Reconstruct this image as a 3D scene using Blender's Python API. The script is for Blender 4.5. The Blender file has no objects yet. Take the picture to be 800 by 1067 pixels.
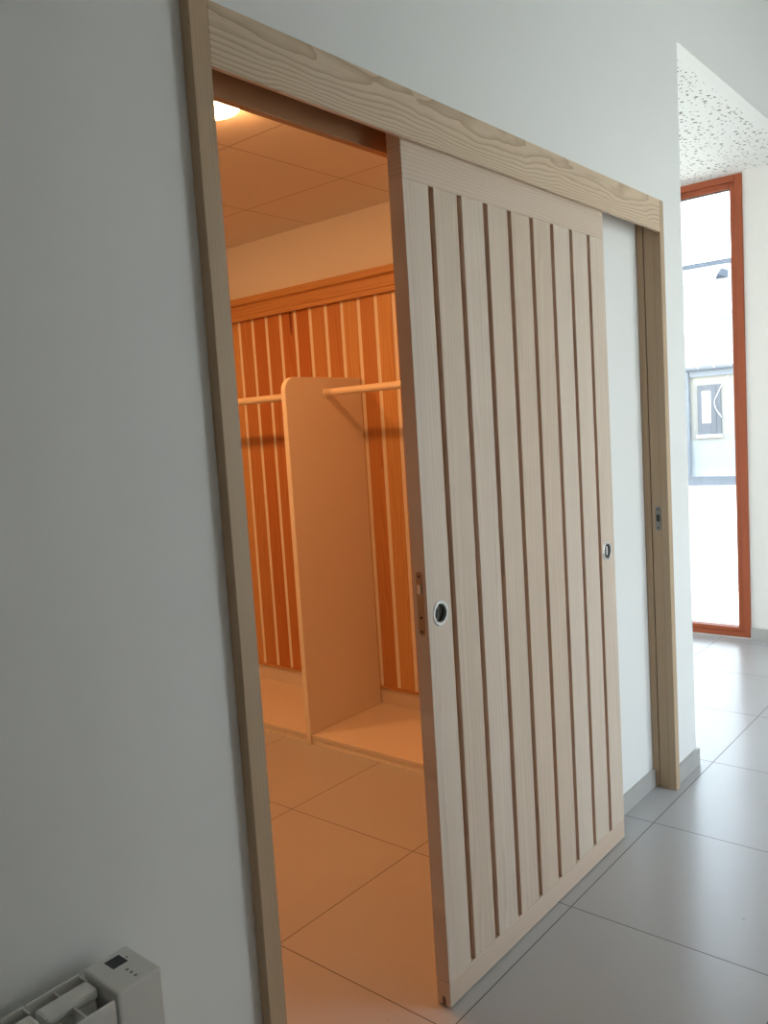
import bpy, bmesh, math, random
from mathutils import Vector, Matrix
random.seed(7)
S = bpy.context.scene
COL = S.collection
PI = math.pi

# ------------------------------------------------------------------ materials
class NT:
    def __init__(self, name):
        self.m = bpy.data.materials.new(name)
        self.m.use_nodes = True
        self.t = self.m.node_tree
        self.b = self.t.nodes['Principled BSDF']
        self.out = self.t.nodes['Material Output']
    def n(self, kind, **kw):
        nd = self.t.nodes.new(kind)
        for k, v in kw.items():
            if k.startswith('i_'):
                nd.inputs[k[2:].replace('_', ' ')].default_value = v
            else:
                setattr(nd, k, v)
        return nd
    def l(self, a, b):
        self.t.links.new(a, b)
    def math(self, op, a, b=None, c=None):
        nd = self.n('ShaderNodeMath', operation=op)
        for i, v in enumerate((a, b, c)):
            if v is None: continue
            if isinstance(v, (int, float)): nd.inputs[i].default_value = v
            else: self.l(v, nd.inputs[i])
        return nd.outputs[0]
    def mix(self, fac, a, b, blend='MIX'):
        nd = self.n('ShaderNodeMix', data_type='RGBA', blend_type=blend)
        for sock, v in ((nd.inputs[0], fac), (nd.inputs[6], a), (nd.inputs[7], b)):
            if isinstance(v, (int, float)): sock.default_value = v
            elif isinstance(v, tuple): sock.default_value = (*v, 1)[:4]
            else: self.l(v, sock)
        return nd.outputs[2]
    def ramp(self, fac, stops):
        nd = self.n('ShaderNodeValToRGB')
        cr = nd.color_ramp
        while len(cr.elements) < len(stops): cr.elements.new(.5)
        for e, (p, v) in zip(cr.elements, stops):
            e.position = p
            e.color = (v, v, v, 1) if isinstance(v, (int, float)) else (*v, 1)
        self.l(fac, nd.inputs[0])
        return nd.outputs[0]
    def noise(self, vec, scale, detail=2, rough=.5, dist=0):
        nd = self.n('ShaderNodeTexNoise')
        nd.inputs['Scale'].default_value = scale
        nd.inputs['Detail'].default_value = detail
        nd.inputs['Roughness'].default_value = rough
        nd.inputs['Distortion'].default_value = dist
        if vec is not None: self.l(vec, nd.inputs['Vector'])
        return nd.outputs[0]
    def pos(self):
        return self.n('ShaderNodeNewGeometry').outputs['Position']
    def scaled(self, vec, s):
        nd = self.n('ShaderNodeVectorMath', operation='MULTIPLY')
        self.l(vec, nd.inputs[0]); nd.inputs[1].default_value = s
        return nd.outputs[0]
    def bump(self, h, strength, dist=.002):
        nd = self.n('ShaderNodeBump')
        nd.inputs['Strength'].default_value = strength
        nd.inputs['Distance'].default_value = dist
        self.l(h, nd.inputs['Height']); self.l(nd.outputs[0], self.b.inputs['Normal'])
    def col(self, c):
        if isinstance(c, tuple): self.b.inputs['Base Color'].default_value = (*c, 1)
        else: self.l(c, self.b.inputs['Base Color'])
    def set(self, rough=.5, metal=0, spec=.5):
        self.b.inputs['Roughness'].default_value = rough
        self.b.inputs['Metallic'].default_value = metal
        self.b.inputs['Specular IOR Level'].default_value = spec
        return self.m

def plain(name, c, rough=.5, metal=0, spec=.5, var=.04, scale=30):
    k = NT(name)
    n = k.noise(k.pos(), scale, 3)
    d = tuple(x * (1 - var * 2) for x in c)
    k.col(k.mix(n, d, tuple(min(1, x * (1 + var)) for x in c)))
    return k.set(rough, metal, spec)

def paint(name, c):
    k = NT(name)
    p = k.pos()
    n = k.noise(p, 1.3, 3)
    k.col(k.mix(n, tuple(x * .975 for x in c), tuple(min(1, x * 1.02) for x in c)))
    k.bump(k.noise(p, 420, 2), .12, .0006)
    return k.set(.62, 0, .3)

def wood(name, axis, light, dark, rings=60, arch=None, warp=5, wscale=(2.2, 9), contrast=.55, var=.14, rough=.45, across=None, fibre=.22, hue=None, streak=None):
    """ash or larch: growth rings as contour lines of a field stretched along the grain"""
    k = NT(name)
    geo = k.n('ShaderNodeNewGeometry')
    rnd = geo.outputs['Random Per Island']
    sep = k.n('ShaderNodeSeparateXYZ'); k.l(geo.outputs['Position'], sep.inputs[0])
    o = {'x': sep.outputs[0], 'y': sep.outputs[1], 'z': sep.outputs[2]}
    al = o[axis]
    others = [a for a in 'xyz' if a != axis]
    ac = o[across] if across else k.math('ADD', o[others[0]], o[others[1]])
    off = k.math('MULTIPLY', rnd, 37.3)
    comb = k.n('ShaderNodeCombineXYZ')
    k.l(k.math('MULTIPLY', al, wscale[0]), comb.inputs[0])
    k.l(k.math('MULTIPLY', ac, wscale[1]), comb.inputs[1])
    k.l(off, comb.inputs[2])
    f = k.noise(comb.outputs[0], 1, 2.5, .45, .35)
    base = k.math('MULTIPLY', ac, rings)
    if arch:   # flat-sawn board: rings crowd towards one edge and spread into arches at the other
        t = k.math('DIVIDE', k.math('SUBTRACT', arch[0], ac), arch[1])
        base = k.math('MULTIPLY', k.math('MULTIPLY', t, t), rings)
        base = k.math('ADD', base, k.math('MULTIPLY', al, 1.6))
    field = k.math('ADD', base, k.math('MULTIPLY', f, warp * 2))
    field = k.math('ADD', field, off)
    fr = k.math('FRACT', field)
    line = k.ramp(fr, [(0, .0), (.45, .12), (.82, .75), (.93, 1.0), (1.0, .0)])
    comb2 = k.n('ShaderNodeCombineXYZ')
    k.l(k.math('MULTIPLY', al, 5), comb2.inputs[0])
    k.l(k.math('MULTIPLY', ac, 330), comb2.inputs[1])
    k.l(off, comb2.inputs[2])
    fib = k.noise(comb2.outputs[0], 1, 3, .6)
    comb3 = k.n('ShaderNodeCombineXYZ')
    k.l(k.math('MULTIPLY', al, .8), comb3.inputs[0])
    k.l(k.math('MULTIPLY', ac, 14), comb3.inputs[1])
    k.l(off, comb3.inputs[2])
    patch = k.noise(comb3.outputs[0], 1, 2, .5)
    fac = k.math('ADD', k.math('MULTIPLY', line, contrast), k.math('MULTIPLY', k.math('SUBTRACT', fib, .5), fibre * 2.2))
    fac = k.math('ADD', fac, k.math('MULTIPLY', k.math('SUBTRACT', patch, .5), .5))
    fac = k.math('MINIMUM', k.math('MAXIMUM', fac, 0), 1)
    c = k.mix(fac, light, dark)
    tint = hue or (.84, .72, .60)
    v = k.math('MULTIPLY', rnd, 1.0)
    c = k.mix(k.math('MULTIPLY', v, var * 3), c, k.mix(1.0, c, tint, 'MULTIPLY'))
    if streak:   # a dark resin streak in one plank
        a = k.math('DIVIDE', k.math('SUBTRACT', o['y'], streak[0]), streak[2])
        b = k.math('DIVIDE', k.math('SUBTRACT', o['z'], streak[1]), streak[3])
        q = k.math('ADD', k.math('MULTIPLY', a, a), k.math('MULTIPLY', b, b))
        c = k.mix(k.math('MULTIPLY', k.math('LESS_THAN', q, 1), .8), c, (.16, .035, .012))
    k.col(c)
    k.bump(k.math('ADD', fib, k.math('MULTIPLY', line, -.5)), .12, .0006)
    return k.set(rough, 0, .35)

ASH_L, ASH_D = (.69, .56, .42), (.41, .295, .185)
M = {}
M['wall'] = paint('white_wall_paint', (.80, .81, .80))
M['cream'] = paint('warm_white_wall_paint', (.83, .80, .755))
M['ceil'] = paint('white_ceiling_paint', (.82, .81, .78))
M['ash_header'] = wood('ash_wood_header', 'x', ASH_L, ASH_D, rings=7, arch=(2.150, .10), warp=2.4, wscale=(3.6, 12), contrast=.75, across='z')
M['ash_jamb'] = wood('ash_wood_upright', 'z', (.52, .39, .26), (.36, .25, .15), rings=120, warp=2.5, wscale=(.8, 9), contrast=.35)
M['ash_rail'] = wood('ash_wood_rail', 'x', (.69, .575, .475), (.50, .385, .285), rings=110, warp=3, wscale=(1.2, 9), contrast=.5, across='z')
M['ash_board'] = wood('ash_wood_board', 'z', (.69, .585, .485), (.47, .365, .275), rings=70, warp=4.0, wscale=(.7, 12), contrast=.36, var=.16, across='x')
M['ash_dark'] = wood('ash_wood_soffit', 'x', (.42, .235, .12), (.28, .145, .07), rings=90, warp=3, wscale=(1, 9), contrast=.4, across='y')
M['larch'] = wood('larch_plank', 'z', (.66, .385, .16), (.47, .20, .06), rings=55, warp=4.0, wscale=(.9, 10), contrast=.55, var=.45, across='y', hue=(.80, .52, .34), fibre=.15, streak=(2.003, 2.02, .010, .085))
M['larch_cornice'] = wood('larch_cornice', 'y', (.60, .33, .13), (.44, .19, .06), rings=45, warp=3, wscale=(.9, 9), contrast=.45, across='z', fibre=.15)
M['laminate'] = plain('cream_laminate', (.74, .66, .56), .42, var=.015, scale=3)
M['birch_edge'] = plain('pale_board_edge', (.90, .83, .70), .45, var=.05, scale=60)
M['rod'] = wood('pale_round_rod', 'y', (.86, .76, .60), (.72, .60, .44), rings=60, warp=2, contrast=.3, across='x', fibre=.1)
M['steel'] = plain('brushed_steel', (.72, .72, .70), .28, 1.0, var=.03, scale=200)
M['dark_steel'] = plain('dark_steel', (.24, .23, .21), .35, 1.0, var=.03, scale=200)
M['warm_tint'] = plain('warm_tinted_plate', (.42, .29, .19), .5, .5, var=.05, scale=90)  # brown tint stands in for orange room light reflected in the metal
M['fillet'] = wood('brown_fillet', 'z', (.50, .23, .09), (.36, .155, .055), rings=90, warp=2, contrast=.4, across='x')
M['black'] = plain('black_plastic', (.012, .012, .012), .4)
M['enamel'] = plain('white_radiator_enamel', (.72, .715, .68), .38, var=.015, scale=5)
M['display'] = plain('dark_display_glass', (.035, .042, .045), .12, var=.1, scale=60)
M['mark'] = plain('grey_button', (.30, .30, .285), .4)
M['gap'] = plain('dark_gap', (.03, .03, .028), .7)
M['redframe'] = plain('rust_red_aluminium', (.36, .088, .036), .42, 0, .25, var=.05, scale=8)
M['skirting'] = plain('grey_tile_skirting', (.44, .43, .41), .4, var=.05, scale=9)
M['zinc'] = plain('zinc_gutter', (.19, .21, .24), .45, .3, var=.1, scale=6)
M['ridge_zinc'] = plain('ridge_zinc', (.058, .066, .08), .8, 0, .1, var=.1, scale=6)
M['shutter'] = plain('grey_shutter', (.125, .13, .145), .6, var=.1, scale=6)
M['render'] = plain('pale_facade_render', (.34, .32, .285), .85, var=.05, scale=3)
M['render_low'] = plain('white_facade_plinth', (.36, .38, .38), .85, var=.03, scale=3)
M['white_pvc'] = plain('white_window', (.85, .87, .9), .35, var=.02)
M['pave'] = plain('white_concrete_ground', (.66, .61, .53), .8, var=.06, scale=2)

def floor_mat():
    k = NT('grey_floor_tiles')
    p = k.pos()
    sep = k.n('ShaderNodeSeparateXYZ'); k.l(p, sep.inputs[0])
    PX, PY, OX, OY = .614, .585, 1.083, -.030
    u = k.math('DIVIDE', k.math('SUBTRACT', sep.outputs[0], OX), PX)
    v = k.math('DIVIDE', k.math('SUBTRACT', sep.outputs[1], OY), PY)
    def dist(a, pitch):
        f = k.math('FRACT', k.math('ADD', a, 40.5))
        return k.math('MULTIPLY', k.math('ABSOLUTE', k.math('SUBTRACT', f, .5)), pitch)
    d = k.math('MINIMUM', dist(u, PX), dist(v, PY))
    joint = k.math('LESS_THAN', d, .0017)
    cell = k.n('ShaderNodeCombineXYZ')
    k.l(k.math('FLOOR', k.math('ADD', u, 40)), cell.inputs[0]); k.l(k.math('FLOOR', k.math('ADD', v, 40)), cell.inputs[1])
    wn = k.n('ShaderNodeTexWhiteNoise', noise_dimensions='3D'); k.l(cell.outputs[0], wn.inputs['Vector'])
    cloud = k.noise(p, 2.2, 3, .5)
    fine = k.noise(p, 60, 3)
    base = k.mix(k.math('MULTIPLY', cloud, .9), (.46, .455, .455), (.53, .525, .525))
    base = k.mix(k.math('MULTIPLY', fine, .25), base, (.38, .37, .365))
    base = k.mix(k.math('MULTIPLY', wn.outputs['Value'], .25), base, (.43, .415, .40))
    specks = k.n('ShaderNodeTexVoronoi'); specks.inputs['Scale'].default_value = 7; k.l(p, specks.inputs['Vector'])
    sp = k.math('LESS_THAN', specks.outputs['Distance'], .035)
    base = k.mix(k.math('MULTIPLY', sp, .35), base, (.22, .20, .18))
    k.col(k.mix(joint, base, (.13, .12, .11)))
    rough = k.math('ADD', .235, k.math('MULTIPLY', cloud, .02))
    rough = k.math('ADD', rough, k.math('MULTIPLY', joint, .4))
    k.l(rough, k.b.inputs['Roughness'])
    m = k.m; k.b.inputs['Specular IOR Level'].default_value = .5
    k.bump(k.math('MULTIPLY', joint, -1), .35, .001)
    return m
M['floor'] = floor_mat()

def ceiling_tile_mat():
    k = NT('mineral_ceiling_tiles')
    p = k.pos()
    sep = k.n('ShaderNodeSeparateXYZ'); k.l(p, sep.inputs[0])
    def dist(a, o):
        f = k.math('FRACT', k.math('ADD', k.math('DIVIDE', k.math('SUBTRACT', a, o), .6), 40.5))
        return k.math('MULTIPLY', k.math('ABSOLUTE', k.math('SUBTRACT', f, .5)), .6)
    d = k.math('MINIMUM', dist(sep.outputs[0], 1.096), dist(sep.outputs[1], 1.222))
    joint = k.math('LESS_THAN', d, .0032)
    n = k.noise(p, 160, 3)
    c = k.mix(k.math('MULTIPLY', n, .4), (.78, .76, .72), (.70, .68, .64))
    k.col(k.mix(joint, c, (.50, .46, .40)))
    k.bump(k.math('ADD', k.math('MULTIPLY', joint, -2), k.math('MULTIPLY', n, .2)), .5, .003)
    return k.set(.8, 0, .2)
M['ceil_tiles'] = ceiling_tile_mat()

def perforated_mat():
    k = NT('perforated_plasterboard')
    p = k.pos()
    sep = k.n('ShaderNodeSeparateXYZ'); k.l(p, sep.inputs[0])
    tot = None
    for sc, r, sd in ((24, .23, 0), (40, .24, 3.7), (16, .15, 9.1)):
        v = k.n('ShaderNodeTexVoronoi'); v.voronoi_dimensions = '2D'
        v.inputs['Scale'].default_value = sc
        add = k.n('ShaderNodeVectorMath', operation='ADD'); k.l(p, add.inputs[0]); add.inputs[1].default_value = (sd, sd * .7, 0)
        k.l(add.outputs[0], v.inputs['Vector'])
        sepc = k.n('ShaderNodeSeparateColor'); k.l(v.outputs['Color'], sepc.inputs[0])
        rad = k.math('MULTIPLY', sepc.outputs[0], r)
        keep = k.math('GREATER_THAN', sepc.outputs[1], .44)
        h = k.math('MULTIPLY', k.math('LESS_THAN', v.outputs['Distance'], rad), keep)
        tot = h if tot is None else k.math('MAXIMUM', tot, h)
    # plain margin along the bulkhead
    tot = k.math('MULTIPLY', tot, k.math('GREATER_THAN', sep.outputs[1], .075))
    k.col(k.mix(tot, (.84, .83, .80), (.22, .20, .18)))
    k.bump(k.math('MULTIPLY', tot, -1), .6, .004)
    return k.set(.7, 0, .2)
M['perforated'] = perforated_mat()

def slate_mat():
    k = NT('roof_slates')
    p = k.pos()
    sep = k.n('ShaderNodeSeparateXYZ'); k.l(p, sep.inputs[0])
    comb = k.n('ShaderNodeCombineXYZ'); k.l(sep.outputs[1], comb.inputs[0]); k.l(sep.outputs[2], comb.inputs[1])
    b = k.n('ShaderNodeTexBrick')
    b.inputs['Scale'].default_value = 1; b.inputs['Brick Width'].default_value = .3; b.inputs['Row Height'].default_value = .2
    b.inputs['Mortar Size'].default_value = .020
    b.inputs['Color1'].default_value = (.115, .118, .12, 1); b.inputs['Color2'].default_value = (.14, .14, .14, 1)
    b.inputs['Mortar'].default_value = (.03, .03, .032, 1)
    k.l(comb.outputs[0], b.inputs['Vector'])
    n = k.noise(p, .9, 4)
    k.col(k.mix(k.ramp(n, [(.44, 0), (.60, .7)]), (.30, .30, .30), b.outputs['Color']))
    return k.set(.7, 0, .1)
M['slate'] = slate_mat()

def gravel_mat():
    k = NT('grey_gravel')
    v = k.n('ShaderNodeTexVoronoi'); v.inputs['Scale'].default_value = 14
    k.l(k.pos(), v.inputs['Vector'])
    sc = k.n('ShaderNodeSeparateColor'); k.l(v.outputs['Color'], sc.inputs[0])
    k.col(k.mix(sc.outputs[0], (.045, .05, .06), (.085, .092, .105)))
    k.bump(v.outputs['Distance'], .6, .03)
    return k.set(.9, 0, .2)
M['gravel'] = gravel_mat()

def glass_mat():
    k = NT('window_glass')
    tr = k.n('ShaderNodeBsdfTransparent'); tr.inputs[0].default_value = (.93, .96, .96, 1)
    gl = k.n('ShaderNodeBsdfGlossy'); gl.inputs['Roughness'].default_value = .02
    fr = k.n('ShaderNodeFresnel'); fr.inputs['IOR'].default_value = 1.35
    mx = k.n('ShaderNodeMixShader')
    k.l(fr.outputs[0], mx.inputs[0]); k.l(tr.outputs[0], mx.inputs[1]); k.l(gl.outputs[0], mx.inputs[2])
    k.l(mx.outputs[0], k.out.inputs['Surface'])
    return k.m
M['glass'] = glass_mat()

def lamp_mat(strength):
    k = NT('warm_lamp_diffuser')
    k.col((.9, .8, .6))
    k.b.inputs['Emission Color'].default_value = (1, .425, .145, 1)
    k.b.inputs['Emission Strength'].default_value = strength
    return k.m
LAMP = 148
M['lamp'] = lamp_mat(LAMP)

# ------------------------------------------------------------------ mesh helpers
def box(bm, x0, x1, y0, y1, z0, z1):
    vs = [bm.verts.new((x, y, z)) for z in (z0, z1) for x, y in ((x0, y0), (x1, y0), (x1, y1), (x0, y1))]
    for f in ((3, 2, 1, 0), (4, 5, 6, 7), (0, 1, 5, 4), (1, 2, 6, 5), (2, 3, 7, 6), (3, 0, 4, 7)):
        bm.faces.new([vs[i] for i in f])

def prism(bm, pts, vec):
    """closed polygon (3-D points) swept by vec"""
    v = Vector(vec)
    a = [bm.verts.new(p) for p in pts]; b = [bm.verts.new(Vector(p) + v) for p in pts]
    bm.faces.new(list(reversed(a))); bm.faces.new(b)
    n = len(a)
    for i in range(n):
        bm.faces.new((a[i], a[(i + 1) % n], b[(i + 1) % n], b[i]))

def tube(bm, p0, p1, r, seg=24, r1=None):
    p0, p1 = Vector(p0), Vector(p1); d = (p1 - p0).normalized()
    a = d.orthogonal().normalized(); b = d.cross(a); r1 = r1 or r
    A = [bm.verts.new(p0 + (a * math.cos(t) + b * math.sin(t)) * r) for t in [2 * PI * i / seg for i in range(seg)]]
    Bv = [bm.verts.new(p1 + (a * math.cos(t) + b * math.sin(t)) * r1) for t in [2 * PI * i / seg for i in range(seg)]]
    bm.faces.new(list(reversed(A))); bm.faces.new(Bv)
    for i in range(seg): bm.faces.new((A[i], A[(i + 1) % seg], Bv[(i + 1) % seg], Bv[i]))

def lathe(bm, c, axis, prof, seg=48):
    """profile (radius, offset along axis) turned round an axis through c; ends at radius 0 close"""
    c = Vector(c); d = Vector(axis).normalized(); a = d.orthogonal().normalized(); b = d.cross(a)
    rings = []
    for r, h in prof:
        if r < 1e-6: rings.append([bm.verts.new(c + d * h)])
        else: rings.append([bm.verts.new(c + d * h + (a * math.cos(2 * PI * i / seg) + b * math.sin(2 * PI * i / seg)) * r) for i in range(seg)])
    for R0, R1 in zip(rings, rings[1:]):
        for i in range(seg):
            j = (i + 1) % seg
            if len(R0) == 1 and len(R1) == 1: continue
            if len(R0) == 1: bm.faces.new((R0[0], R1[j], R1[i]))
            elif len(R1) == 1: bm.faces.new((R0[i], R0[j], R1[0]))
            else: bm.faces.new((R0[i], R0[j], R1[j], R1[i]))

def obj(name, bm, mat, parent=None, bevel=0, smooth=False, seg=2):
    loc = Vector((0, 0, 0))
    p = parent
    while p is not None:
        loc += p.location; p = p.parent
    bmesh.ops.recalc_face_normals(bm, faces=bm.faces)
    if parent is None:
        # origin at the base of the thing itself
        xs = [v.co for v in bm.verts]
        loc = Vector(((min(v.x for v in xs) + max(v.x for v in xs)) / 2, (min(v.y for v in xs) + max(v.y for v in xs)) / 2, min(v.z for v in xs)))
    bmesh.ops.translate(bm, verts=bm.verts, vec=-loc)
    me = bpy.data.meshes.new(name); bm.to_mesh(me); bm.free()
    o = bpy.data.objects.new(name, me); COL.objects.link(o)
    me.materials.append(M[mat])
    if parent is None: o.location = loc
    else: o.parent = parent
    if bevel:
        md = o.modifiers.new('bevel', 'BEVEL'); md.width = bevel; md.segments = seg; md.limit_method = 'ANGLE'
    if smooth:
        for f in me.polygons: f.use_smooth = True
    return o

def smooth_by_angle(o, ang=40):
    me = o.data
    for f in me.polygons: f.use_smooth = True
    bm = bmesh.new(); bm.from_mesh(me)
    for e in bm.edges:
        if len(e.link_faces) == 2 and e.calc_face_angle(0) > math.radians(ang): e.smooth = False
    bm.to_mesh(me); bm.free()

def boxes(name, lst, mat, parent=None, bevel=0):
    bm = bmesh.new()
    for b in lst: box(bm, *b)
    return obj(name, bm, mat, parent, bevel)

def struct(o):
    o['kind'] = 'structure'; return o

def thing(name, label, cat, loc, group=None):
    o = bpy.data.objects.new(name, None); COL.objects.link(o); o.location = loc
    o.empty_display_size = .1
    o['label'] = label; o['category'] = cat
    if group: o['group'] = group
    return o

def tag(o, label, cat, group=None):
    o['label'] = label; o['category'] = cat
    if group: o['group'] = group
    return o

def cut(o, bm_cut):
    """subtract a shape from a mesh and keep only the result"""
    me = bpy.data.meshes.new('cutter'); bmesh.ops.recalc_face_normals(bm_cut, faces=bm_cut.faces); bm_cut.to_mesh(me); bm_cut.free()
    c = bpy.data.objects.new('cutter', me); COL.objects.link(c)
    loc = Vector((0, 0, 0)); p = o.parent
    while p is not None: loc += p.location; p = p.parent
    c.location = (0, 0, 0)
    md = o.modifiers.new('cut', 'BOOLEAN'); md.operation = 'DIFFERENCE'; md.object = c; md.solver = 'EXACT'
    others = [m for m in o.modifiers if m.type == 'BEVEL']
    for m in others: m.show_viewport = False
    bpy.context.view_layer.update()
    dg = bpy.context.evaluated_depsgraph_get()
    new = bpy.data.meshes.new_from_object(o.evaluated_get(dg))
    o.modifiers.remove(md)
    old = o.data; o.data = new; new.name = old.name; bpy.data.meshes.remove(old)
    for m in others: m.show_viewport = True
    bpy.data.objects.remove(c); bpy.data.meshes.remove(me)

# ------------------------------------------------------------------ the setting
XE, XC, XF = 2.128, 2.26, 4.25        # plank wall face, free corner of the corridor wall, far wall
ZC = 2.785                            # lower ceiling beyond the corner
ZR = 2.467                            # cloakroom ceiling
ZH = 3.35                             # corridor ceiling
YS = -2.3                             # wall behind the camera
YN = 3.4

struct(boxes('floor', [(-3.0, XF + .02, YS - .02, YN, -.08, 0)], 'floor'))

# corridor wall round the sliding door: left of it, above it, recess behind the parked door, right of it, bulkhead
struct(boxes('wall_front', [(-3.0, -.02, .02, .2, 0, ZH), (-.02, 2.0, .02, .2, 2.135, ZH), (.995, 2.0, .085, .2, 0, 2.135),
                            (2.0, XC, .02, .2, 0, ZH), (XC, XF, .02, .2, ZC, ZH)], 'wall'))
struct(boxes('wall_side', [(XE, XC, .2, YN, 0, ZH)], 'wall'))
struct(boxes('wall_cloakroom', [(-1.5, XE, YN, YN + .1, 0, ZR)], 'wall'))
struct(boxes('wall_cloakroom_end', [(-1.6, -1.5, .2, YN + .1, 0, ZR)], 'wall'))
struct(boxes('wall_lobby', [(XC, 2.4, YN, YN + .2, -.08, ZC), (4.1, XF + .3, YN, YN + .2, -.08, ZC), (2.4, 4.1, YN, YN + .2, 2.68, ZC), (2.4, 4.1, YN, YN + .2, -.08, .02)], 'cream'))
# far wall with the tall window opening (y .38 .. 2.0)
struct(boxes('wall_far', [(XF, XF + .3, YS, .38, -.08, ZH), (XF, XF + .3, 2.8, YN, -.08, ZH), (XF, XF + .3, .38, 2.8, 2.775, ZH), (XF, XF + .3, .38, 2.8, -.08, .012)], 'cream'))
# wall behind the camera with an unseen glazed opening added for daylight
WX0, WX1, WZ1 = 1.5, 3.5, 2.45
struct(boxes('wall_back', [(-3.0, WX0, YS - .25, YS, -.08, ZH), (WX1, XF, YS - .25, YS, -.08, ZH), (WX0, WX1, YS - .25, YS, WZ1, ZH), (WX0, WX1, YS - .25, YS, -.08, .08)], 'wall'))
struct(boxes('wall_end', [(-3.1, -3.0, YS, YN, 0, ZH)], 'wall'))
struct(boxes('ceiling', [(-3.0, XF + .3, YS - .25, .2, ZH, ZH + .1)], 'ceil'))
struct(boxes('ceiling_lobby', [(XC, XF, .2, YN, ZC, ZC + .1), (XC, XF, .0205, .1995, ZC - .004, ZC)], 'perforated'))
struct(boxes('ceiling_cloakroom', [(-1.5, XE, .2, YN, ZR, ZR + .08)], 'ceil_tiles'))

# door surround in ash
YT = -.005
h = struct(boxes('trim_1', [(0, 1.981, YT, .006, 2.049, 2.158)], 'ash_header', bevel=.0015))
h['label'] = 'ash header board with strong cathedral grain above the sliding door'
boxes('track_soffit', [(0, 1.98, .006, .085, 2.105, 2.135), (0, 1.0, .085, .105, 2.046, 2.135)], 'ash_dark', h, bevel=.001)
t = struct(boxes('trim_2', [(-.040, 0, YT, .02, 0, 2.30), (-.02, 0, .02, .105, 0, 2.12)], 'ash_jamb', bevel=.0015))
t['label'] = 'tall ash casing post on the side of the open doorway'
j = struct(boxes('trim_3', [(1.98, 2.0, .02, .056, 0, 2.14), (1.98, 2.016, YT, .02, 0, 2.158), (1.980, 2.0, .0590, .085, 0, 2.14), (1.988, 2.0, .0562, .0588, 0, 2.14)], 'ash_jamb', bevel=.001))
j['label'] = 'ash jamb with strike plate closing the recess'
# strike plate let into the jamb
bm = bmesh.new()
def capsule(x, y, z0, z1, r, n=10):
    pts = []
    for i in range(n + 1):
        a = PI * i / n; pts.append((x, y + r * math.cos(a), z1 - r + r * math.sin(a)))
    for i in range(n + 1):
        a = PI + PI * i / n; pts.append((x, y + r * math.cos(a), z0 + r + r * math.sin(a)))
    return pts
prism(bm, capsule(1.98, .033, .985, 1.075, .0105), (-.0018, 0, 0))
sp = obj('strike_plate', bm, 'dark_steel', j, bevel=.0005); sp['label'] = 'dark steel strike plate'
bm = bmesh.new()
prism(bm, capsule(1.9782, .033, 1.018, 1.046, .0065), (-.0006, 0, 0))
tube(bm, (1.9782, .033, 1.064), (1.9776, .033, 1.064), .0035, 12); tube(bm, (1.9782, .033, .997), (1.9776, .033, .997), .0035, 12)
obj('strike_hole', bm, 'black', sp)

# skirtings
struct(boxes('baseboard_recess', [(1.2, 1.987, .075, .085, 0, .068)], 'skirting', bevel=.001))
struct(boxes('baseboard_front', [(2.016, XC + .012, .008, .02, 0, .066), (XC, XC + .012, .02, YN, 0, .066)], 'skirting', bevel=.001))
struct(boxes('baseboard_far', [(XF - .012, XF, YS, .38, 0, .075)], 'skirting', bevel=.001))
struct(boxes('baseboard_left', [(-3.0, -.042, .008, .02, 0, .066)], 'skirting', bevel=.001))

# far window: rust red aluminium frame
def window(name, origin, fr, inner, gl, label):
    w = thing(name, label, 'window', origin)
    del w['category']
    w['kind'] = 'structure'
    boxes('window_frame', fr, 'redframe', w, bevel=.004)
    boxes('sash', inner, 'redframe', w, bevel=.003)
    boxes('glass_pane', gl, 'glass', w)
    return w
y0, y1, z0, z1 = .38, 2.8, .012, 2.775
xa, xb = XF - .012, XF + .075
FW, SW, FT, ST, FB, SB = .040, .073, .040, .074, .028, .056
w1 = window('window_1', (XF, (y0 + y1) / 2, z0),
       [(xa, xb, y0, y0 + FW, z0, z1), (xa, xb, y1 - FW, y1, z0, z1), (xa, xb, y0 + FW, y1 - FW, z1 - FT, z1), (xa, xb, y0 + FW, y1 - FW, z0, z0 + FB)],
       [(xa + .012, xb - .01, y0 + FW, y0 + SW, z0 + FB, z1 - FT), (xa + .012, xb - .01, y1 - SW, y1 - FW, z0 + FB, z1 - FT),
        (xa + .012, xb - .01, y0 + SW, y1 - SW, z1 - ST, z1 - FT), (xa + .012, xb - .01, y0 + SW, y1 - SW, z0 + FB, z0 + SB)],
       [(xa + .045, xa + .051, y0 + SW, y1 - SW, z0 + SB, z1 - ST)], 'tall fixed window in a rust red metal frame')
boxes('gasket', [(xa + .028, xa + .046, y0 + SW, y1 - SW, z1 - ST - .005, z1 - ST)], 'black', w1)
boxes('hinge', [(xa - .004, xa + .02, .742, .768, z1 - .075, z1 - .038)], 'black', w1, bevel=.002)
yc, yd = YN + .05, YN + .12  # unseen lobby glazing, added to brighten the lobby floor and ceiling
window('added_window_3', (3.25, YN + .08, .02),
       [(2.4, 2.45, yc, yd, .02, 2.68), (4.05, 4.1, yc, yd, .02, 2.68), (2.45, 4.05, yc, yd, 2.63, 2.68), (2.45, 4.05, yc, yd, .02, .07)],
       [(3.21, 3.29, yc + .01, yd - .01, .07, 2.63)],
       [(2.45, 3.21, yc + .03, yc + .036, .07, 2.63), (3.29, 4.05, yc + .03, yc + .036, .07, 2.63)], 'unseen glazed end of the lobby, added for daylight')
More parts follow.
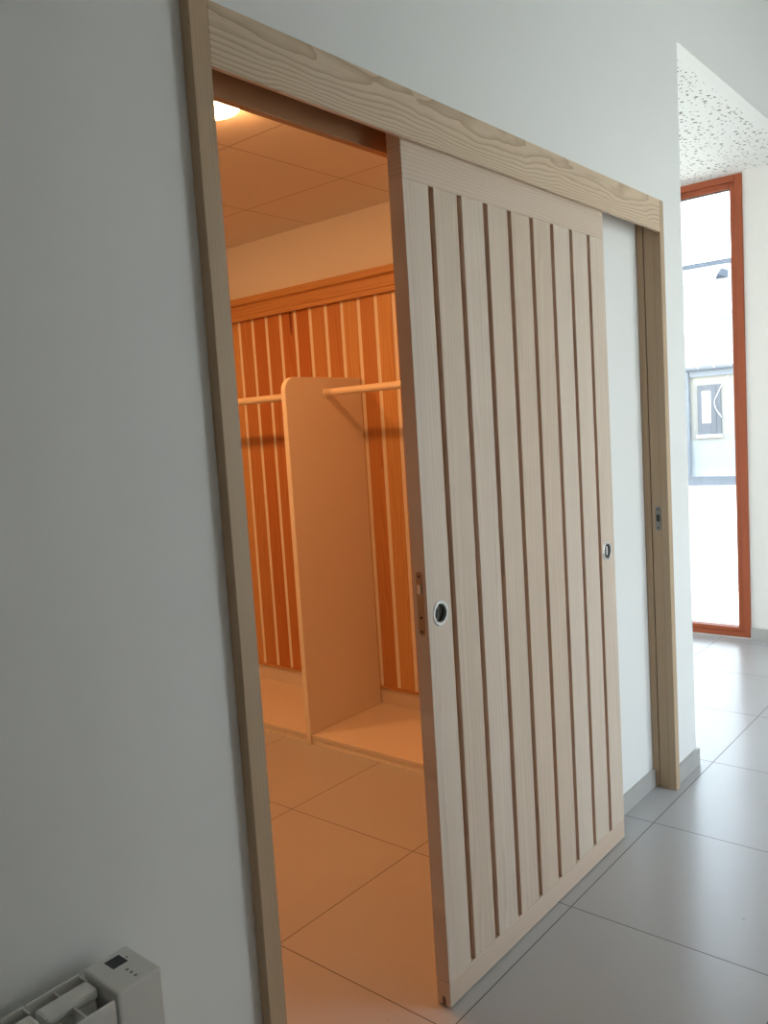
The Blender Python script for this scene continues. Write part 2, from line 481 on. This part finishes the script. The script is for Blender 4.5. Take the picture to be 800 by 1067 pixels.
# unseen window added behind the camera to light the front wall
ya, yb = YS - .14, YS - .07
mid = (WX0 + WX1) / 2
window('added_window_2', (mid, YS - .1, .08),
       [(WX0, WX0 + .05, ya, yb, .08, WZ1), (WX1 - .05, WX1, ya, yb, .08, WZ1), (WX0 + .05, WX1 - .05, ya, yb, WZ1 - .05, WZ1), (WX0 + .05, WX1 - .05, ya, yb, .08, .13)],
       [(mid - .04, mid + .04, ya + .01, yb - .01, .13, WZ1 - .05)],
       [(WX0 + .05, mid - .04, ya + .03, ya + .036, .13, WZ1 - .05), (mid + .04, WX1 - .05, ya + .03, ya + .036, .13, WZ1 - .05)], 'unseen glazed opening facing the sliding door, added for daylight')

# ------------------------------------------------------------------ the sliding door
DX0, DX1, DY0, DY1, DZ0, DZ1 = .530, 1.545, .008, .048, .003, 2.085
ZB, ZT = .068, 1.966
NB, G = 9, .0200
BW = (DX1 - DX0 - (NB - 1) * G) / NB
door = thing('sliding_door', 'pale ash sliding door of vertical boards with narrow slits, standing half open', 'door', ((DX0 + DX1) / 2, (DY0 + DY1) / 2, DZ0))
boxes('top_rail', [(DX0, DX1, DY0, DY1, ZT, DZ1)], 'ash_rail', door, bevel=.0015)
br = boxes('bottom_rail', [(DX0, DX1, DY0, DY1, DZ0, ZB)], 'ash_rail', door, bevel=.0025)
bm = bmesh.new(); box(bm, DX0 - .01, DX1 + .01, .024, .032, DZ0 - .01, DZ0 + .022); cut(br, bm)
bm = bmesh.new()
stiles = []
for i in range(NB):
    x = DX0 + i * (BW + G)
    if i in (0, NB - 1):
        stiles.append(boxes('stile', [(x, x + BW, DY0, DY1, ZB, ZT)], 'ash_board', door, bevel=.001))
    else:
        box(bm, x, x + BW, DY0, DY1, ZB, ZT)
obj('slats', bm, 'ash_board', door, bevel=.001)
# brown fillets set back inside the slits
bm = bmesh.new()
for i in range(NB - 1):
    x = DX0 + i * (BW + G) + BW
    box(bm, x, x + G, DY0 + .011, DY0 + .020, ZB, ZT)
obj('slit_fillet', bm, 'fillet', door)
# round flush pulls
def keyhole(cx, cy, cz, r, w, low, n=14):
    pts = []
    a0 = math.asin(w / r)
    for i in range(n + 1):
        a = -PI / 2 + a0 + (2 * PI - 2 * a0) * i / n
        pts.append((cx + r * math.cos(a), cy, cz + r * math.sin(a)))
    for i in range(7):
        a = PI + PI * i / 6
        pts.append((cx + w * math.cos(a), cy, cz - low + w * math.sin(a)))
    return pts
def flush_pull(px, pz, stile, turn):
    bm = bmesh.new(); tube(bm, (px, DY0 - .01, pz), (px, DY0 + .0145, pz), .0236, 40); cut(stile, bm)
    bm = bmesh.new()
    lathe(bm, (px, DY0, pz), (0, -1, 0), [(.0300, 0), (.0298, .0014), (.0285, .0022), (.0235, .0022), (.0222, .0012), (.0218, -.012), (.0206, -.0135), (0, -.0135)])
    fp = obj('flush_pull', bm, 'steel', door); smooth_by_angle(fp, 30)
    fp['label'] = 'round steel flush pull'
    bm = bmesh.new()
    lathe(bm, (px, DY0, pz), (0, -1, 0), [(.0216, -.006), (.0214, -.0118), (.0200, -.0128), (0, -.0128)])
    o = obj('cup', bm, 'dark_steel', fp); smooth_by_angle(o, 30)
    if turn:
        bm = bmesh.new()
        pts = []
        for i in range(24):
            a = 2 * PI * i / 24; pts.append((px + .0055 * math.cos(a), DY0 - .0005, pz + .0165 * math.sin(a)))
        prism(bm, pts, (0, .0135, 0))
        obj('thumb_turn', bm, 'steel', fp, bevel=.001)
    else:
        bm = bmesh.new(); prism(bm, keyhole(px - .004, DY0 + .0125, pz + .004, .0078, .0042, .013), (0, -.0045, 0))
        obj('keyhole', bm, 'black', fp)
flush_pull(.579, .975, stiles[0], False)
flush_pull(1.490, .985, stiles[1], True)
# lock forend in the leading edge
bm = bmesh.new(); prism(bm, capsule(DX0, .027, .928, 1.082, .0095), (-.0008, 0, 0))
lk = obj('lock_plate', bm, 'warm_tint', door); lk['label'] = 'metal lock plate in the door edge, tinted brown for its warm reflection'
bm = bmesh.new()
prism(bm, capsule(DX0 - .0008, .027, 1.028, 1.052, .0048), (-.004, 0, 0))
obj('latch_hook', bm, 'steel', lk, bevel=.0006)
bm = bmesh.new()
for z in (.938, .972, 1.070): tube(bm, (DX0 - .0008, .027, z), (DX0 - .0013, .027, z), .0036, 14)
obj('screw', bm, 'black', lk)

# ------------------------------------------------------------------ cloakroom
# plank cladding on the side wall: dark slits are none, the cream wall shows between the planks
cl = thing('plank_cladding', 'orange larch plank cladding with cream strips and a box cornice on the cloakroom wall', 'wall panelling', (XE, 1.8, .045))
PZ0, PZ1 = .138, 2.056
bm = bmesh.new()
P, GW = .1094, .023
y = .2331
while y + P < YN - .01:
    box(bm, XE - .0205, XE - .0165, y, y + P - GW, PZ0, PZ1); y += P
obj('planks', bm, 'larch', cl, bevel=.0015)
boxes('backing_board', [(XE - .0165, XE - .001, .202, YN - .002, PZ0, PZ1)], 'birch_edge', cl)
bm = bmesh.new()
prism(bm, [(XE - .001, .202, PZ1), (XE - .046, .202, PZ1), (XE - .046, .202, PZ1 + .022), (XE - .030, .202, PZ1 + .03), (XE - .030, .202, 2.135), (XE - .05, .202, 2.142), (XE - .05, .202, 2.175), (XE - .001, .202, 2.175)], (0, YN - .204, 0))
obj('cornice', bm, 'larch_cornice', cl, bevel=.001)
boxes('bottom_strip', [(XE - .026, XE - .001, .202, YN - .002, PZ0 - .012, PZ0)], 'larch_cornice', cl, bevel=.001)
boxes('foot_board', [(XE - .016, XE - .001, .202, YN - .002, .0455, PZ0 - .012)], 'laminate', cl, bevel=.001)
# platform
pl = thing('low_platform', 'low cream platform running along the foot of the plank wall', 'platform', (1.85, 1.8, 0))
boxes('platform_top', [(1.600, XE - .002, .202, YN - .002, .027, .045)], 'laminate', pl, bevel=.001)
boxes('kerb', [(1.604, 1.622, .202, YN - .002, 0, .027)], 'birch_edge', pl, bevel=.001)
# divider with a rounded top front corner
DVY0, DVY1 = 1.542, 1.570
bm = bmesh.new()
pts = [(1.594, DVY0, .001), (1.5992, DVY0, .001), (1.5992, DVY0, .0456), (XE - .0275, DVY0, .0456), (XE - .0275, DVY0, 1.676)]
r = .062
for i in range(13):
    a = PI / 2 + (PI / 2) * i / 12
    pts.append((1.594 + r + r * math.cos(a), DVY0, 1.676 - r + r * math.sin(a)))
prism(bm, pts, (0, DVY1 - DVY0, 0))
dv = obj('divider_panel', bm, 'laminate', bevel=.002, seg=2)
tag(dv, 'tall cream divider panel with a rounded top corner standing on the platform', 'divider')
bm = bmesh.new()
# slim pale edge band on the front edge
e = [(1.5935, DVY0 + .001, .003)] 
pth = [(1.594, .003), (1.594, 1.676 - r)] + [(1.594 + r - r * math.cos(PI / 2 * i / 12), 1.676 - r + r * math.sin(PI / 2 * i / 12)) for i in range(1, 13)] + [(XE - .028, 1.676)]
out = []
for i, (x, z) in enumerate(pth):
    p0 = Vector(pth[max(0, i - 1)]); p1 = Vector(pth[min(len(pth) - 1, i + 1)]); d = (p1 - p0).normalized()
    nrm = Vector((-d.y, d.x)); out.append((x + nrm.x * .0012, z + nrm.y * .0012))
for i in range(len(pth) - 1):
    q = [(pth[i][0], pth[i][1]), (pth[i + 1][0], pth[i + 1][1]), out[i + 1], out[i]]
    vs = [[bm.verts.new((a, yy, b)) for a, b in q] for yy in (DVY0 + .0015, DVY1 - .0015)]
    for k in range(4): bm.faces.new((vs[0][k], vs[0][(k + 1) % 4], vs[1][(k + 1) % 4], vs[1][k]))
    if i in (0,): bm.faces.new(vs[0]); bm.faces.new(vs[1])
    else: bm.faces.new(vs[0]); bm.faces.new(vs[1])
obj('edge_band', bm, 'birch_edge', dv)
def rail(ya, yb, label, sides):
    t = thing('coat_rail', label, 'coat rail', (1.85, (ya + yb) / 2, 1.60))
    bm = bmesh.new(); tube(bm, (1.85, ya, 1.606), (1.85, yb, 1.606), .0175, 28)
    smooth_by_angle(obj('rod', bm, 'rod', t), 50)
    for s, yy in sides:
        bm = bmesh.new(); tube(bm, (1.85, yy, 1.606), (1.85, yy + s * .004, 1.606), .0215, 28)
        obj('end_cap', bm, 'birch_edge', t, bevel=.001)
rail(.2, DVY0, 'pale round coat rail running from the divider panel to behind the sliding door', ((-1, DVY0),))
rail(DVY1, YN, 'pale coat rail on the far side of the divider, in front of orange planks', ((1, DVY1),))
# recessed round ceiling lights
def downlight(x, y, label):
    t = thing('ceiling_light', label, 'ceiling light', (x, y, ZR - .034), 'round cloakroom ceiling lights')
    bm = bmesh.new(); lathe(bm, (x, y, ZR), (0, 0, -1), [(.104, 0), (.104, .012), (.101, .014), (.099, .012), (.099, 0)])
    smooth_by_angle(obj('ring', bm, 'enamel', t), 40)
    bm = bmesh.new(); lathe(bm, (x, y, ZR), (0, 0, -1), [(.0985, .001), (.0985, .018), (.094, .027), (.083, .032), (.05, .034), (0, .0345)])
    smooth_by_angle(obj('diffuser', bm, 'lamp', t), 60)
downlight(.780, .940, 'glowing round ceiling light just inside the doorway')
downlight(.796, 2.145, 'glowing round ceiling light deeper in the cloakroom, hidden behind the casing')

# ------------------------------------------------------------------ electric radiator
RX, RZ = -.324, .640
rd = thing('electric_radiator', 'white ribbed electric radiator with a control box, fixed low on the wall', 'radiator', (-.60, -.05, .12))
cb = boxes('control_box', [(-.398, RX, -.111, -.016, .10, RZ)], 'enamel', rd, bevel=.004)
dp = boxes('display', [(-.371, -.346, -.056, -.031, RZ - .0005, RZ + .0006)], 'display', cb)
for k, yy in enumerate((-.073, -.084, -.095)):
    bm = bmesh.new(); lathe(bm, (-.3585, yy, RZ), (0, 0, 1), [(.0028, -.0003), (.0028, .0006), (.0022, .0009), (0, .0009)], 16)
    obj('button', bm, 'mark', cb)
bm = bmesh.new(); lathe(bm, (-.342, -.046, RZ), (0, 0, 1), [(.0016, -.0003), (.0016, .0004), (0, .0004)], 12)
obj('indicator', bm, 'display', cb)
NS = 7
for k in range(NS):
    x1 = -.4015 - k * .0865; x0 = x1 - .084; xm = (x0 + x1) / 2
    bm = bmesh.new()
    box(bm, x0, x1, -.1085, -.1050, .115, .632)          # front plate
    box(bm, x0, x1, -.0135, -.0105, .115, .634)          # back plate
    box(bm, xm - .0018, xm + .0018, -.1050, -.0135, .125, .630)  # web
    box(bm, x1 - .003, x1, -.034, -.0135, .125, .633)    # side rib at the back
    box(bm, x0 + .004, x1 - .006, -.066, -.036, .13, .618)       # core
    sec = obj('radiator_section', bm, 'enamel', rd, bevel=.0012)
    bm = bmesh.new(); box(bm, x0, x1 - .002, -.068, -.0355, .618, .636)
    obj('section_cap', bm, 'enamel', sec, bevel=.006)
for bx in (-.50, -.86):
    for bz in (.18, .50): boxes('wall_bracket', [(bx, bx + .03, -.0105, .02, bz, bz + .04)], 'gap', rd)

# ------------------------------------------------------------------ outside
bm = bmesh.new()
XH = 22.0
prof = [(-40, -.09), (4.6, -.09), (XH, -.37), (90, -.37)]
for (xa_, za_), (xb_, zb_) in zip(prof, prof[1:]):
    vs = [bm.verts.new(p) for p in ((xa_, -50, za_), (xb_, -50, zb_), (xb_, 50, zb_), (xa_, 50, za_))]
    bm.faces.new(vs)
g = obj('ground', bm, 'pave'); struct(g)
bm = bmesh.new(); prism(bm, [(18.6, -4, -.322), (21.80, -4, -.374), (21.80, -4, -.349), (18.6, -4, -.297)], (0, 24, 0))
o = obj('gravel_strip', bm, 'gravel'); tag(o, 'strip of grey gravel along the foot of the neighbouring house', 'gravel'); o['kind'] = 'stuff'

ho = thing('neighbour_house', 'low pale house with slate roof and grey shutter beyond the tall window', 'house', (XH + 4, 8, -.37))
HY0, HY1 = -3.0, 19.0
boxes('facade', [(XH, XH + 10, HY0, HY1, .62, 2.50)], 'render', ho)
boxes('plinth', [(XH - .01, XH + 10.02, HY0 - .02, HY1 + .02, -.37, .62)], 'render_low', ho)
bm = bmesh.new()
prism(bm, [(XH - .18, HY0 - .3, 2.50), (XH + 5, HY0 - .3, 6.12), (XH + 10.18, HY0 - .3, 2.50)], (0, HY1 - HY0 + .6, 0))
obj('roof', bm, 'slate', ho)
bm = bmesh.new(); prism(bm, [(XH + 4.85, HY0 - .32, 6.02), (XH + 5, HY0 - .32, 6.20), (XH + 5.15, HY0 - .32, 6.02)], (0, HY1 - HY0 + .64, 0))
obj('ridge', bm, 'ridge_zinc', ho)
gp = [(XH - .20 + .075 * math.cos(PI + PI * i / 12), HY0 - .3, 2.60 + .11 * math.sin(PI + PI * i / 12)) for i in range(13)]
bm = bmesh.new(); prism(bm, gp, (0, HY1 - HY0 + .6, 0))
gu = obj('gutter', bm, 'zinc', ho); gu['label'] = 'zinc gutter'
for q in range(9): boxes('gutter_bracket', [(XH - .285, XH - .10, 4.6 + .42 * q, 4.63 + .42 * q, 2.55, 2.615)], 'white_pvc', gu)
boxes('eave_board', [(XH - .10, XH, HY0, HY1, 2.34, 2.50)], 'zinc', ho)
bm = bmesh.new(); tube(bm, (XH - .10, 7.09, -.35), (XH - .10, 7.09, 2.52), .075, 16); obj('downpipe', bm, 'zinc', ho)
sh = boxes('shutter', [(XH - .06, XH, 6.215, 6.48, .774, 2.10), (XH - .06, XH, 6.725, 6.83, .774, 2.10), (XH - .06, XH, 6.48, 6.725, .774, 1.085), (XH - .06, XH, 6.48, 6.725, 1.95, 2.10)], 'shutter', ho, bevel=.006)
boxes('shutter_batten', [(XH - .075, XH - .06, 6.235, 6.46, 1.50, 1.57), (XH - .075, XH - .06, 6.335, 6.345, .80, 2.08)], 'shutter', sh)
boxes('window_pane', [(XH - .03, XH - .01, 6.48, 6.725, 1.085, 1.95)], 'white_pvc', ho)
boxes('sill', [(XH - .12, XH, 6.19, 6.86, .69, .774)], 'white_pvc', ho, bevel=.01)
# pale bent reflection on the facade, built as a solid white line
cu = [(6.00, 2.30), (6.06, 2.20), (6.18, 2.05), (6.28, 1.85), (6.355, 1.70), (6.365, 1.60), (6.33, 1.45), (6.25, 1.32), (6.18, 1.22)]
bm = bmesh.new()
for (a, b), (c, d) in zip(cu, cu[1:]): tube(bm, (XH - .10, a, b), (XH - .10, c, d), .009, 8)
cb2 = obj('reflection_loop', bm, 'white_pvc', ho); cb2['label'] = 'white bent reflection on the facade, built as a solid line'
# small triangular roof vent
bm = bmesh.new()
def rz(x): return 2.50 + (x - XH + .18) * (3.62 / 5.18)
xv = XH + 4.05
prism(bm, [(xv, 7.62, rz(xv) - .02), (xv, 7.15, rz(xv) - .04), (xv - .02, 7.54, rz(xv) + .15)], (.40, 0, .22))
obj('roof_vent', bm, 'ridge_zinc', ho)

# ------------------------------------------------------------------ light
W = bpy.data.worlds.new('sky'); S.world = W; W.use_nodes = True
nt = W.node_tree
bg = nt.nodes['Background']
tc = nt.nodes.new('ShaderNodeTexCoord'); sx = nt.nodes.new('ShaderNodeSeparateXYZ'); rp = nt.nodes.new('ShaderNodeValToRGB')
nt.links.new(tc.outputs['Generated'], sx.inputs[0]); nt.links.new(sx.outputs[2], rp.inputs[0])
rp.color_ramp.elements[0].color = (1.0, .98, .95, 1); rp.color_ramp.elements[1].color = (.47, .70, 1.0, 1)
nt.links.new(rp.outputs[0], bg.inputs['Color'])
SKY = 6.3
bg.inputs['Strength'].default_value = SKY
sun = bpy.data.lights.new('sun', 'SUN'); sun.energy = 14; sun.angle = .009; sun.color = (1, .95, .87)
so = bpy.data.objects.new('sun', sun); COL.objects.link(so)
so.location = (-10, 20, 30)
so.rotation_euler = Vector((.10, -.60, -1.0)).to_track_quat('-Z', 'Y').to_euler()
def portal(loc, sx_, sy_, direction):
    a = bpy.data.lights.new('portal', 'AREA'); a.shape = 'RECTANGLE'; a.size = sx_; a.size_y = sy_
    a.cycles.is_portal = True
    o = bpy.data.objects.new('portal', a); COL.objects.link(o); o.location = loc
    o.rotation_euler = Vector(direction).to_track_quat('-Z', 'Z').to_euler()
portal((XF + .31, 1.59, 1.39), 2.42, 2.76, (-1, 0, 0))
portal((3.25, YN + .21, 1.35), 1.7, 2.68, (0, -1, 0))
portal((mid, YS - .26, WZ1 / 2 + .04), WX1 - WX0, WZ1, (0, 1, 0))

# ------------------------------------------------------------------ camera
cam = bpy.data.cameras.new('camera')
co = bpy.data.objects.new('camera', cam); COL.objects.link(co)
R = Matrix(((0.63862591, 0.11428762, -0.76098311), (-0.76694997, 0.01381812, -0.64155811), (-0.06280679, 0.9933516, 0.0964775)))
co.matrix_world = Matrix.Translation((-0.97689829, -1.1491315, 1.41107501)) @ R.to_4x4()
cam.sensor_fit = 'VERTICAL'; cam.sensor_height = 24
cam.lens = 865.3267 * 24 / 1067
cam.clip_start = .05; cam.clip_end = 300
S.camera = co

vs = S.view_settings
vs.view_transform = 'Standard'; vs.look = 'None'; vs.gamma = 1; vs.use_curve_mapping = False; vs.exposure = 0
S.cycles.max_bounces = 12; S.cycles.diffuse_bounces = 8; S.cycles.transparent_max_bounces = 12
S.cycles.sample_clamp_indirect = 6
S.cycles.use_denoising = True
